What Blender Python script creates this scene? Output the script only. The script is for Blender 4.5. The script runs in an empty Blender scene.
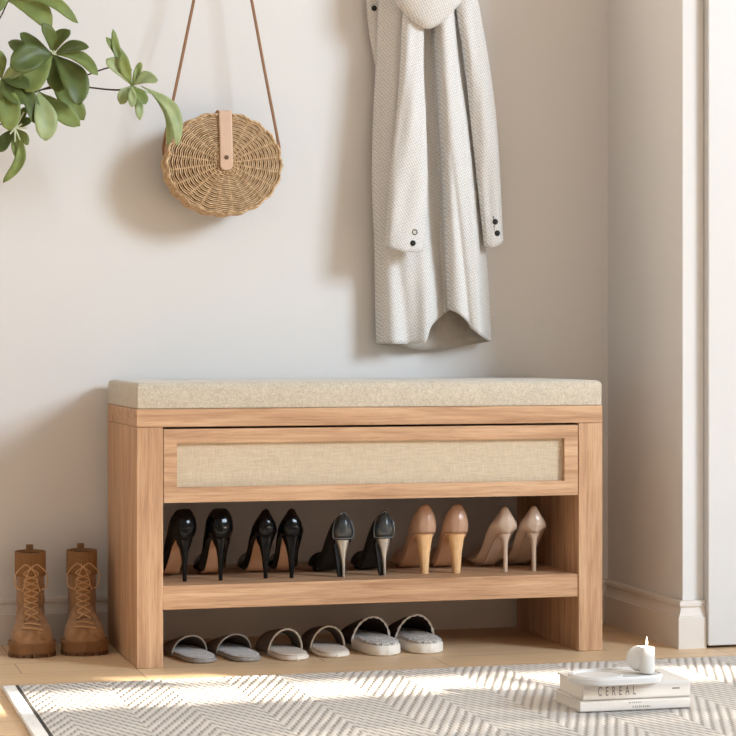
import bpy, bmesh, math, random
from mathutils import Vector, Matrix
from mathutils.bvhtree import BVHTree
random.seed(7)
PI = math.pi
sc = bpy.context.scene
COL = sc.collection

# ------------------------------------------------------------------ camera
YAW = math.radians(15.149)
CAM = Vector((-0.6863, -4.3157, 0.6576))
FPX = 2160.65          # focal length in pixels of the 736 px frame
HOR = 342.0            # horizon row
cd = bpy.data.cameras.new('camera')
cam = bpy.data.objects.new('camera', cd); COL.objects.link(cam)
cam.location = CAM
cam.rotation_euler = (PI / 2, 0, -YAW)
cd.sensor_width = 36.0
cd.lens = FPX / 736.0 * 36.0
cd.shift_y = (HOR - 368.0) / 736.0
cd.clip_end = 60
sc.camera = cam

# ------------------------------------------------------------------ light
w = bpy.data.worlds.new('world'); sc.world = w; w.use_nodes = True
w.node_tree.nodes['Background'].inputs[0].default_value = (1.0, 0.935, 0.86, 1)
w.node_tree.nodes['Background'].inputs[1].default_value = 0.48

def area(name, loc, target, sx, sy, power, color):
    l = bpy.data.lights.new(name, 'AREA'); l.shape = 'RECTANGLE'; l.size = sx; l.size_y = sy
    l.energy = power; l.color = color
    o = bpy.data.objects.new(name, l); COL.objects.link(o); o.location = loc
    o.rotation_euler = (Vector(target) - Vector(loc)).to_track_quat('-Z', 'Y').to_euler()
    return o
area('daylight', (5.46, -5.16, 3.43), (0.4, 0.3, 0.8), 1.9, 2.0, 545, (0.68, 0.83, 0.98))

sl = bpy.data.lights.new('sun', 'SUN'); sl.energy = 36.0; sl.angle = math.radians(0.26); sl.color = (1.0, 0.90, 0.76)
sun = bpy.data.objects.new('sun', sl); COL.objects.link(sun)
SUN_T, SUN_E = 0.90, 0.28          # plan slope dx/dy and tan(elevation)
_n = math.hypot(SUN_T, 1.0)
sun_dir = Vector((-SUN_T / _n, 1.0 / _n, -SUN_E)).normalized()
sun.rotation_euler = sun_dir.to_track_quat('-Z', 'Y').to_euler()
sun.location = (3, -5, 2.5)

sc.view_settings.view_transform = 'Standard'
sc.view_settings.look = 'None'
sc.view_settings.exposure = 0.0
sc.view_settings.gamma = 1.0
sc.view_settings.use_curve_mapping = False

# ------------------------------------------------------------------ pixel -> place helpers
_s, _c = math.sin(YAW), math.cos(YAW)
def _ray(u, v):
    a = (u - 368.0) / FPX; b = -(v - HOR) / FPX
    return Vector((_s + a * _c, _c - a * _s, b))
def at(u, v, y):
    d = _ray(u, v); return CAM + d * ((y - CAM.y) / d.y)
def onz(u, v, z):
    d = _ray(u, v); return CAM + d * ((z - CAM.z) / d.z)

# ------------------------------------------------------------------ mesh helpers
class MB:
    def __init__(self): self.v = []; self.f = []
    def add(self, v, f):
        n = len(self.v); self.v += [tuple(p) for p in v]; self.f += [tuple(i + n for i in q) for q in f]; return self
    def box(self, x0, x1, y0, y1, z0, z1):
        v = [(x, y, z) for x in (x0, x1) for y in (y0, y1) for z in (z0, z1)]
        return self.add(v, [(0, 1, 3, 2), (4, 6, 7, 5), (0, 4, 5, 1), (2, 3, 7, 6), (0, 2, 6, 4), (1, 5, 7, 3)])
    def grid(self, fn, nu, nv, cu=False, cv=False):
        v = []
        for i in range(nu):
            for j in range(nv):
                v.append(fn(i / (nu if cu else nu - 1), j / (nv if cv else nv - 1)))
        f = []
        for i in range(nu if cu else nu - 1):
            for j in range(nv if cv else nv - 1):
                i2 = (i + 1) % nu; j2 = (j + 1) % nv
                f.append((i * nv + j, i2 * nv + j, i2 * nv + j2, i * nv + j2))
        return self.add(v, f)
    def rings(self, rs, cap=True):
        n = len(rs[0]); v = [p for r in rs for p in r]; f = []
        for i in range(len(rs) - 1):
            for j in range(n):
                k = (j + 1) % n
                f.append((i * n + j, i * n + k, (i + 1) * n + k, (i + 1) * n + j))
        if cap:
            f.append(tuple(reversed(range(n)))); f.append(tuple((len(rs) - 1) * n + j for j in range(n)))
        return self.add(v, f)
    def tube(self, pts, r, n=8, closed=False, flat=1.0, up=None):
        pts = [Vector(p) for p in pts]; N = len(pts)
        rs = r if isinstance(r, (list, tuple)) else [r] * N
        T = []
        for i in range(N):
            a = pts[(i - 1) % N] if (closed or i > 0) else pts[i]
            b = pts[(i + 1) % N] if (closed or i < N - 1) else pts[i]
            T.append((b - a).normalized())
        u = Vector(up) if up else (Vector((0, 0, 1)) if abs(T[0].z) < .9 else Vector((0, 1, 0)))
        R = []
        for i in range(N):
            u = (u - T[i] * u.dot(T[i])).normalized(); b = T[i].cross(u)
            R.append([pts[i] + (u * math.cos(2 * PI * k / n) * flat + b * math.sin(2 * PI * k / n)) * rs[i] for k in range(n)])
        if closed: R.append(R[0]); return self.rings(R, False)
        return self.rings(R)
    def prism(self, out, z0, z1):
        n = len(out)
        return self.rings([[(x, y, z0) for x, y in out], [(x, y, z1) for x, y in out]])
    def lathe(self, prof, n=32, c=(0, 0, 0)):
        return self.rings([[(c[0] + r * math.cos(2 * PI * k / n), c[1] + r * math.sin(2 * PI * k / n), c[2] + z) for k in range(n)] for r, z in prof])
    def build(self, name, mat, parent=None, smooth=True, ang=40, bevel=0, seg=2, solid=0, sub=0, off=-1):
        me = bpy.data.meshes.new(name); me.from_pydata(self.v, [], self.f)
        bm = bmesh.new(); bm.from_mesh(me)
        bmesh.ops.recalc_face_normals(bm, faces=bm.faces); bm.to_mesh(me); bm.free()
        if smooth:
            me.polygons.foreach_set('use_smooth', [True] * len(me.polygons))
            me.set_sharp_from_angle(angle=math.radians(ang))
        me.materials.append(mat)
        o = bpy.data.objects.new(name, me); COL.objects.link(o)
        if parent: o.parent = parent
        if solid:
            m = o.modifiers.new('s', 'SOLIDIFY'); m.thickness = solid; m.offset = off
        if sub:
            m = o.modifiers.new('u', 'SUBSURF'); m.levels = sub; m.render_levels = sub
        if bevel:
            m = o.modifiers.new('b', 'BEVEL'); m.width = bevel; m.segments = seg; m.limit_method = 'ANGLE'; m.angle_limit = math.radians(35)
        return o

def tag(o, label=None, cat=None, group=None, kind=None):
    if label: o['label'] = label
    if cat: o['category'] = cat
    if group: o['group'] = group
    if kind: o['kind'] = kind
    return o
def thing(name, label, cat, loc=(0, 0, 0), rz=0, group=None):
    o = bpy.data.objects.new(name, None); COL.objects.link(o)
    o.location = loc; o.rotation_euler = (0, 0, rz); o.empty_display_size = .05
    return tag(o, label, cat, group)
def dup(root, loc, rz, label, group=None):
    r = root.copy(); COL.objects.link(r); r.location = loc; r.rotation_euler = (0, 0, rz); r['label'] = label
    if group: r['group'] = group
    for ch in list(root.children):
        c = ch.copy(); COL.objects.link(c); c.parent = r
        for g in list(ch.children):
            d = g.copy(); COL.objects.link(d); d.parent = c
    return r
def freeze(o):
    """apply modifiers into the mesh"""
    bpy.context.view_layer.update()
    dg = bpy.context.evaluated_depsgraph_get()
    me = bpy.data.meshes.new_from_object(o.evaluated_get(dg), depsgraph=dg)
    o.modifiers.clear(); o.data = me
    me.polygons.foreach_set('use_smooth', [True] * len(me.polygons))
    return o
def ip(x, xs, ys):
    """monotone cubic interpolation"""
    n = len(xs)
    if x <= xs[0]: return ys[0]
    if x >= xs[-1]: return ys[-1]
    k = max(i for i in range(n - 1) if xs[i] <= x)
    d = [(ys[i + 1] - ys[i]) / (xs[i + 1] - xs[i]) for i in range(n - 1)]
    def sl_(i):
        if i == 0: return d[0]
        if i == n - 1: return d[-1]
        return 0 if d[i - 1] * d[i] <= 0 else 2 * d[i - 1] * d[i] / (d[i - 1] + d[i])
    h = xs[k + 1] - xs[k]; t = (x - xs[k]) / h
    return ((2*t**3-3*t**2+1)*ys[k] + (t**3-2*t**2+t)*h*sl_(k) + (-2*t**3+3*t**2)*ys[k+1] + (t**3-t**2)*h*sl_(k+1))
def sst(a, b, x):
    t = min(1, max(0, (x - a) / (b - a))); return t * t * (3 - 2 * t)

# ------------------------------------------------------------------ materials
def srgb(r, g, b):
    f = lambda c: (c / 12.92 if c <= .04045 else ((c + .055) / 1.055) ** 2.4)
    return (f(r / 255), f(g / 255), f(b / 255), 1)
def mat(name, col, rough=.6, spec=.3, coat=0, metal=0, sheen=0):
    m = bpy.data.materials.new(name); m.use_nodes = True
    p = m.node_tree.nodes['Principled BSDF']
    p.inputs['Base Color'].default_value = col; p.inputs['Roughness'].default_value = rough
    p.inputs['Specular IOR Level'].default_value = spec; p.inputs['Coat Weight'].default_value = coat
    p.inputs['Coat Roughness'].default_value = .08
    p.inputs['Metallic'].default_value = metal; p.inputs['Sheen Weight'].default_value = sheen
    return m
def N(m, t, **kw):
    n = m.node_tree.nodes.new(t)
    for k, v in kw.items(): setattr(n, k, v)
    return n
def L(m, a, b): m.node_tree.links.new(a, b)
def P(m): return m.node_tree.nodes['Principled BSDF']
def coords(m, scale=(1, 1, 1), rot=(0, 0, 0)):
    t = N(m, 'ShaderNodeTexCoord'); mp = N(m, 'ShaderNodeMapping'); mp.inputs['Scale'].default_value = scale
    mp.inputs['Rotation'].default_value = rot
    L(m, t.outputs['Object'], mp.inputs['Vector']); return mp.outputs['Vector']
def noise(m, vec, scale, detail=4, rough=.5, dist=0):
    n = N(m, 'ShaderNodeTexNoise'); n.inputs['Scale'].default_value = scale; n.inputs['Detail'].default_value = detail
    n.inputs['Roughness'].default_value = rough; n.inputs['Distortion'].default_value = dist
    L(m, vec, n.inputs['Vector']); return n.outputs['Fac']
def ramp(m, fac, stops):
    r = N(m, 'ShaderNodeValToRGB'); e = r.color_ramp.elements
    e[0].position, e[0].color = stops[0]; e[1].position, e[1].color = stops[-1]
    for p_, c_ in stops[1:-1]:
        q = e.new(p_); q.color = c_
    L(m, fac, r.inputs['Fac']); return r.outputs['Color']
def mix(m, fac, a, b, mode='MIX'):
    n = N(m, 'ShaderNodeMix'); n.data_type = 'RGBA'; n.blend_type = mode
    for i, v in ((0, fac), (6, a), (7, b)):
        if hasattr(v, 'links'): L(m, v, n.inputs[i])
        else: n.inputs[i].default_value = v
    return n.outputs[2]
def math_(m, op, a, b=None):
    n = N(m, 'ShaderNodeMath'); n.operation = op
    for i, v in ((0, a), (1, b)):
        if v is None: continue
        if hasattr(v, 'links'): L(m, v, n.inputs[i])
        else: n.inputs[i].default_value = v
    return n.outputs[0]
def bump(m, h, strength=.3, dist=.001):
    b = N(m, 'ShaderNodeBump'); b.inputs['Strength'].default_value = strength; b.inputs['Distance'].default_value = dist
    L(m, h, b.inputs['Height']); L(m, b.outputs['Normal'], P(m).inputs['Normal'])

def wood(name, axis, cols, rough=.5):
    m = mat(name, cols[1], rough, .25)
    s = [60, 60, 60]; s[axis] = 3.2
    v = coords(m, tuple(s)); n1 = noise(m, v, 1.0, 7, .62, .6)
    s2 = [420, 420, 420]; s2[axis] = 14
    v2 = coords(m, tuple(s2)); n2 = noise(m, v2, 1.0, 3, .6)
    s3 = [9, 9, 9]; s3[axis] = .9
    v3 = coords(m, tuple(s3)); n3 = noise(m, v3, 1.0, 2, .5, 1.2)
    c = ramp(m, n1, [(.30, cols[0]), (.52, cols[1]), (.72, cols[2])])
    pore = ramp(m, n2, [(.36, (.70, .62, .55, 1)), (.50, (1, 1, 1, 1))])
    c = mix(m, .55, c, pore, 'MULTIPLY')
    big = ramp(m, n3, [(.35, (.86, .82, .78, 1)), (.65, (1, 1, 1, 1))])
    c = mix(m, .8, c, big, 'MULTIPLY')
    L(m, c, P(m).inputs['Base Color']); bump(m, n2, .12, .0006)
    return m
OAK = [srgb(172, 130, 96), srgb(205, 164, 128), srgb(220, 183, 147)]
oak_x = wood('oak_horizontal', 0, OAK); oak_z = wood('oak_vertical', 2, OAK); oak_y = wood('oak_depth', 1, OAK)

wall_m = mat('wall_paint', srgb(221, 217, 213), .85, .15)
bump(wall_m, noise(wall_m, coords(wall_m), 160, 3), .06, .0005)
trim_m = mat('trim_paint', srgb(222, 212, 202), .55, .3)
white_m = mat('white_lacquer', srgb(210, 207, 204), .4, .35)

def floor_mat():
    m = mat('plank_floor', srgb(214, 184, 150), .42, .35)
    v = coords(m)
    br = N(m, 'ShaderNodeTexBrick'); br.offset = .37; br.inputs['Scale'].default_value = 1.0
    br.inputs['Brick Width'].default_value = .62; br.inputs['Row Height'].default_value = .135
    br.inputs['Mortar Size'].default_value = .0008; br.inputs['Mortar Smooth'].default_value = .1; br.inputs['Bias'].default_value = 0
    br.inputs['Color1'].default_value = srgb(226, 194, 155); br.inputs['Color2'].default_value = srgb(217, 183, 144)
    br.inputs['Mortar'].default_value = srgb(120, 90, 64)
    L(m, v, br.inputs['Vector'])
    g = noise(m, coords(m, (3, 55, 1)), 1, 6, .6, .5)
    gc = ramp(m, g, [(.3, (.88, .85, .81, 1)), (.6, (1, 1, 1, 1))])
    L(m, mix(m, .8, br.outputs['Color'], gc, 'MULTIPLY'), P(m).inputs['Base Color'])
    return m
floor_m = floor_mat()

def weave(name, c1, c2, sx, rough=.85, strength=.5, dist=.0008, rot=(0, 0, 0), var=.25, axes='xz'):
    """cloth of crossing threads"""
    m = mat(name, c1, rough, .15, sheen=.25)
    v = coords(m, (1, 1, 1), rot)
    sp = N(m, 'ShaderNodeSeparateXYZ'); L(m, v, sp.inputs[0])
    ii = {'x': 0, 'y': 1, 'z': 2}
    a = sp.outputs[ii[axes[0]]]; b = sp.outputs[ii[axes[1]]]
    jit = noise(m, v, sx * .12, 3)
    sa = math_(m, 'SINE', math_(m, 'ADD', math_(m, 'MULTIPLY', a, sx), math_(m, 'MULTIPLY', jit, 5)))
    sb = math_(m, 'SINE', math_(m, 'ADD', math_(m, 'MULTIPLY', b, sx), math_(m, 'MULTIPLY', jit, 5)))
    h = math_(m, 'MULTIPLY', sa, sb)
    h = math_(m, 'ADD', math_(m, 'MULTIPLY', h, .35), .5)
    st = noise(m, coords(m, (sx * .35, sx * .35, sx * .03)), 1, 3); st2 = noise(m, coords(m, (sx * .03, sx * .03, sx * .35)), 1, 3)
    t = math_(m, 'ADD', math_(m, 'MULTIPLY', h, 1 - 2 * var), math_(m, 'MULTIPLY', math_(m, 'ADD', st, st2), var))
    L(m, ramp(m, t, [(.25, c2), (.65, c1)]), P(m).inputs['Base Color'])
    bump(m, t, strength, dist)
    return m
linen_m = weave('linen_inset', srgb(216, 199, 173), srgb(172, 150, 122), 1500, var=.32)
def boucle(name, c1, c2, scale, strength=.6, dist=.0015):
    m = mat(name, c1, .9, .1, sheen=.3)
    v = coords(m)
    n = noise(m, v, scale, 4, .6, .8); n2 = noise(m, v, scale * .22, 3, .5, 1.5)
    t = math_(m, 'ADD', math_(m, 'MULTIPLY', n, .7), math_(m, 'MULTIPLY', n2, .3))
    L(m, ramp(m, t, [(.36, c2), (.6, c1)]), P(m).inputs['Base Color']); bump(m, t, strength, dist)
    return m
cushion_m = boucle('cushion_cloth', srgb(214, 203, 184), srgb(178, 164, 144), 420)
coat_m = None
def twill(name, c1, c2):
    m = mat(name, c1, .93, .1, sheen=.25)
    v = coords(m); sp = N(m, 'ShaderNodeSeparateXYZ'); L(m, v, sp.inputs[0])
    jit = noise(m, v, 140, 3)
    d = math_(m, 'ADD', math_(m, 'MULTIPLY', math_(m, 'ADD', sp.outputs[0], math_(m, 'MULTIPLY', sp.outputs[2], .62)), 1050), math_(m, 'MULTIPLY', jit, 6))
    e = math_(m, 'ADD', math_(m, 'MULTIPLY', math_(m, 'SUBTRACT', sp.outputs[2], math_(m, 'MULTIPLY', sp.outputs[0], .4)), 900), math_(m, 'MULTIPLY', jit, 6))
    h = math_(m, 'ADD', math_(m, 'MULTIPLY', math_(m, 'SINE', d), .3), math_(m, 'MULTIPLY', math_(m, 'SINE', e), .15))
    n = noise(m, v, 420, 3, .6)
    t = math_(m, 'ADD', math_(m, 'ADD', math_(m, 'MULTIPLY', h, .5), .25), math_(m, 'MULTIPLY', n, .5))
    L(m, ramp(m, t, [(.25, c2), (.65, c1)]), P(m).inputs['Base Color']); bump(m, t, .5, .0014)
    return m
coat_m = twill('coat_twill', srgb(226, 222, 217), srgb(190, 185, 179))
lining_m = weave('coat_inner', srgb(190, 180, 168), srgb(150, 140, 128), 1500, .92, .4)
leather_tan = mat('tan_leather', srgb(206, 172, 146), .45, .4)
strap_m = mat('strap_leather', srgb(140, 100, 68), .5, .35)
brass_m = mat('aged_metal', srgb(120, 100, 82), .35, .5, 0, 1)
wick_m = mat('wicker', srgb(205, 170, 122), .6, .25)
L(wick_m, ramp(wick_m, noise(wick_m, coords(wick_m), 90, 3), [(.3, srgb(178, 144, 106)), (.65, srgb(216, 186, 148))]), P(wick_m).inputs['Base Color'])
wickdark = mat('wicker_inside', srgb(74, 50, 30), .8, .1)
patent = mat('black_patent', srgb(7, 7, 8), .14, .16, .10)
blackm = mat('black_suede', srgb(18, 17, 17), .55, .3)
dsole = mat('tan_sole', srgb(196, 152, 118), .5, .3)
insole_m = mat('leather_insole', srgb(186, 150, 122), .6, .25)
rubber_m = mat('black_rubber', srgb(20, 18, 17), .6, .3)
button_m = mat('black_button', srgb(16, 15, 15), .25, .5)
buttong_m = mat('grey_button', srgb(190, 186, 178), .25, .5)

# ------------------------------------------------------------------ the setting
YW, XR = 0.425, 1.18                       # back wall face, right wall face
def struct(name, mb, m, **kw):
    o = mb.build(name, m, **kw); o['kind'] = 'structure'; return o
struct('floor', MB().box(-3.2, 7.6, -6.3, 0.6, -.05, 0), floor_m, smooth=False)
struct('wall_back', MB().box(-3.2, XR, YW, .6, 0, 2.8), wall_m, smooth=False)
struct('wall_right', MB().box(XR, 1.2285, -.01, .6, 0, 2.8).box(1.2285, 3.6, .035, .6, 0, 2.8), wall_m, smooth=False)
def skirting(name, path):
    """moulded baseboard swept along a plan path of (x, y, nx, ny) offset dirs"""
    prof = [(0, 0), (.016, 0), (.016, .066), (.0135, .0685), (.0135, .0705), (.009, .079), (.0075, .0875), (.0105, .0905), (.0105, .097), (.0075, .1015), (0, .1025)]
    rs = [[(x + nx * d, y + ny * d, z) for d, z in prof] for x, y, nx, ny in path]
    return struct(name, MB().rings(rs), trim_m, ang=25)
skirting('baseboard_back', [(-3.2, YW, 0, -1), (XR, YW, -1, -1)])
skirting('baseboard_right', [(XR, YW, -1, -1), (XR, -.01, -1, -1), (1.2285, -.01, 0, -1)])
DX = at(708.5, 300, -.034).x
d = struct('door_1', MB().box(DX, DX + .86, -.034, .018, .006, 2.1), white_m, smooth=False, bevel=.002)


# unseen wall behind the camera, its slots shaped to throw sun patches on the floor
YF = -6.0
def wall_h(y, x=None): return SUN_E * _n * (y - YF)      # height on that wall that casts to floor point y
wf = MB()
HEAD = wall_h(-.09); WX0, WX1 = 2.6, 6.3
wf.box(-3.2, WX0, YF - .03, YF, 0, 4.4).box(WX1, 7.6, YF - .03, YF, 0, 4.4).box(WX0, WX1, YF - .03, YF, HEAD, 4.4).box(WX0, WX1, YF - .03, YF, 0, .5)
struct('wall_front', wf, wall_m, smooth=False)
wb = MB()
for ya, yb in ((-.66, -.445), (-.80, -.675), (-1.0, -.82), (-1.25, -1.02), (-1.6, -1.3), (-2.2, -1.7), (-3.2, -2.3), (-4.4, -3.3)):
    wb.box(WX0, WX1, YF - .022, YF - .010, max(.5, wall_h(ya)), wall_h(yb))
xs_ = [(WX0, 4.55), (4.86, 5.22), (5.46, WX1)]      # added upper boards, two gaps left for extra sun patches
for xa, xb in xs_: wb.box(xa, xb, YF - .022, YF - .010, wall_h(-.265), HEAD)
wb.box(4.4, 5.6, YF - .022, YF - .010, wall_h(-.265), wall_h(-.215))
wb.box(WX0, WX0 + .03, YF - .024, YF - .008, .5, HEAD).box(WX1 - .03, WX1, YF - .024, YF - .008, .5, HEAD)
struct('sun_slats', wb, white_m, smooth=False)  # slats added only to cut the sun into floor patches
# unseen leaf shapes added outside to break the sun into dapples
fb = MB()
for i in range(40):
    fx = random.uniform(WX0 + .2, WX1 + .9); ln = random.uniform(.10, .26); an = random.uniform(-.5, .9)
    fz = wall_h(random.uniform(-.46, -.2)) + .20; yy = YF - .55 + random.uniform(-.12, .12)
    dx, dz = math.cos(an) * ln, math.sin(an) * ln * .55
    nx, nz = -dz * .22, dx * .12
    fb.add([(fx, yy, fz), (fx + dx * .5 + nx, yy + .03, fz + dz * .5 + nz), (fx + dx, yy, fz + dz), (fx + dx * .5 - nx, yy - .01, fz + dz * .5 - nz)], [(0, 1, 2, 3)])
leafout = mat('dapple_leaf', srgb(90, 120, 60), .6)
tag(fb.build('sun_breakup_leaves', leafout), 'unseen leaf shapes added behind the viewer to dapple the sun', 'foliage', None, 'stuff')

# ------------------------------------------------------------------ rug
RX0, RX1, RY0, RY1, RZ = -.288, 1.75, -1.35, -.195, .008
def rug_mat():
    m = mat('rug_weave', srgb(226, 220, 212), .95, .1)
    v = coords(m); sp = N(m, 'ShaderNodeSeparateXYZ'); L(m, v, sp.inputs[0])
    x, y = sp.outputs[0], sp.outputs[1]
    k, W = 2.5, .114
    tri = math_(m, 'PINGPONG', math_(m, 'ADD', x, 3.0), W)
    f = math_(m, 'ADD', y, math_(m, 'MULTIPLY', tri, -k))
    jit = noise(m, v, 60, 2)
    ph = math_(m, 'ADD', math_(m, 'MULTIPLY', f, 2 * PI / .045), math_(m, 'MULTIPLY', jit, 1.2))
    s = math_(m, 'ADD', math_(m, 'MULTIPLY', math_(m, 'SINE', ph), .5), .5)
    cross = math_(m, 'ADD', math_(m, 'MULTIPLY', math_(m, 'SINE', math_(m, 'MULTIPLY', x, 2 * PI / .0085)), .5), .5)
    gap = math_(m, 'MULTIPLY', math_(m, 'POWER', math_(m, 'SUBTRACT', 1.0, s), 1.6), math_(m, 'ADD', .5, math_(m, 'MULTIPLY', cross, .5)))
    n = noise(m, v, 300, 3)
    gap = math_(m, 'ADD', gap, math_(m, 'MULTIPLY', math_(m, 'SUBTRACT', n, .5), .25))
    L(m, ramp(m, gap, [(.15, srgb(202, 195, 188)), (.8, srgb(158, 151, 144))]), P(m).inputs['Base Color'])
    bump(m, math_(m, 'SUBTRACT', 1.0, gap), .6, .003)
    return m
rug_m = rug_mat(); rugb_m = boucle('rug_edge', srgb(238, 233, 226), srgb(216, 208, 198), 300, .3)
stitch_m = mat('rug_stitch', srgb(70, 66, 62), .9)
rug = thing('area_rug', 'pale grey chevron woven rug with white edge lying before the wooden bench', 'rug', (RX0, RY1, 0))
ox, oy = RX0, RY1
def loc(mb, o=(ox, oy, 0)):
    mb.v = [(p[0] - o[0], p[1] - o[1], p[2] - o[2]) for p in mb.v]; return mb
loc(MB().box(RX0 + .026, RX1, RY0, RY1, .0005, RZ)).build('woven_field', rug_m, rug, bevel=.002)
loc(MB().box(RX0, RX0 + .026, RY0, RY1, .0005, RZ + .0006)).build('edge_binding', rugb_m, rug, bevel=.003)
sb_ = MB(); y = RY1 - .004
while y > RY0:
    sb_.box(RX0 + .0265, RX0 + .0315, y - .0105, y, RZ - .001, RZ + .0009); y -= .0135
loc(sb_).build('edge_stitching', stitch_m, rug, smooth=False)

# ------------------------------------------------------------------ bench
bench = thing('storage_bench', 'light oak entryway bench with beige upholstered seat, woven drawer front and open shoe shelf', 'bench')
T, D, HB, HC, HT = .054, .40, .486, .5224, .576
ZS = .165
for x0, x1 in ((0, T), (1 - T, 1)):
    MB().box(x0, x1, 0, D, 0, HB - .0006).build('side_panel', oak_z, bench, bevel=.0012)
MB().box(0, 1, 0, D, HB, HC).build('top_panel', oak_x, bench, bevel=.0012)
MB().box(T, 1 - T, .003, D, .1165, ZS).build('shoe_shelf', oak_x, bench, bevel=.0012)
# cushion: rounded box
def cushion_mb():
    r = .011; rv = .004; mb = MB()
    x0, x1, y0, y1 = .0005, .9995, .0005, D - .0005
    def ring(ins, z, rad):
        o = []
        for cx, cy, a0 in ((x1 - rad, y1 - rad, 0), (x0 + rad, y1 - rad, PI / 2), (x0 + rad, y0 + rad, PI), (x1 - rad, y0 + rad, 1.5 * PI)):
            for k in range(7):
                a = a0 + k / 6 * PI / 2; rr = rad - ins
                o.append((cx + rr * math.cos(a), cy + rr * math.sin(a), z))
        return o
    rs = [ring(.002, HC + .0004, rv), ring(.0003, HC + .003, rv)]
    for k in range(7):
        a = k / 6 * PI / 2; rs.append(ring(r * (1 - math.cos(a)), HT - r + r * math.sin(a), rv + r * (1 - math.cos(a))))
    return mb.rings(rs)
cushion_mb().build('seat_cushion', cushion_m, bench, ang=60)
# drawer: framed front, woven inset, box behind
x0, x1, z0, z1 = .0555, .9445, .3325, .4815
ix0, ix1, iz0, iz1 = .0825, .9145, .3632, .4532
dr = MB().box(x0, x1, 0.001, .02, iz1, z1).box(x0, x1, 0.001, .02, z0, iz0).box(x0, ix0, 0.001, .02, iz0, iz1).box(ix1, x1, 0.001, .02, iz0, iz1)
drawer = dr.build('drawer', oak_x, bench, smooth=False)
MB().box(ix0 - .001, ix1 + .001, .013, .018, iz0 - .001, iz1 + .001).build('woven_inset', linen_m, drawer, smooth=False)
MB().box(x0 + .004, x1 - .004, .0205, D - .02, z0 + .001, z1 - .006).build('drawer_box', oak_y, drawer, smooth=False)

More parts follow.
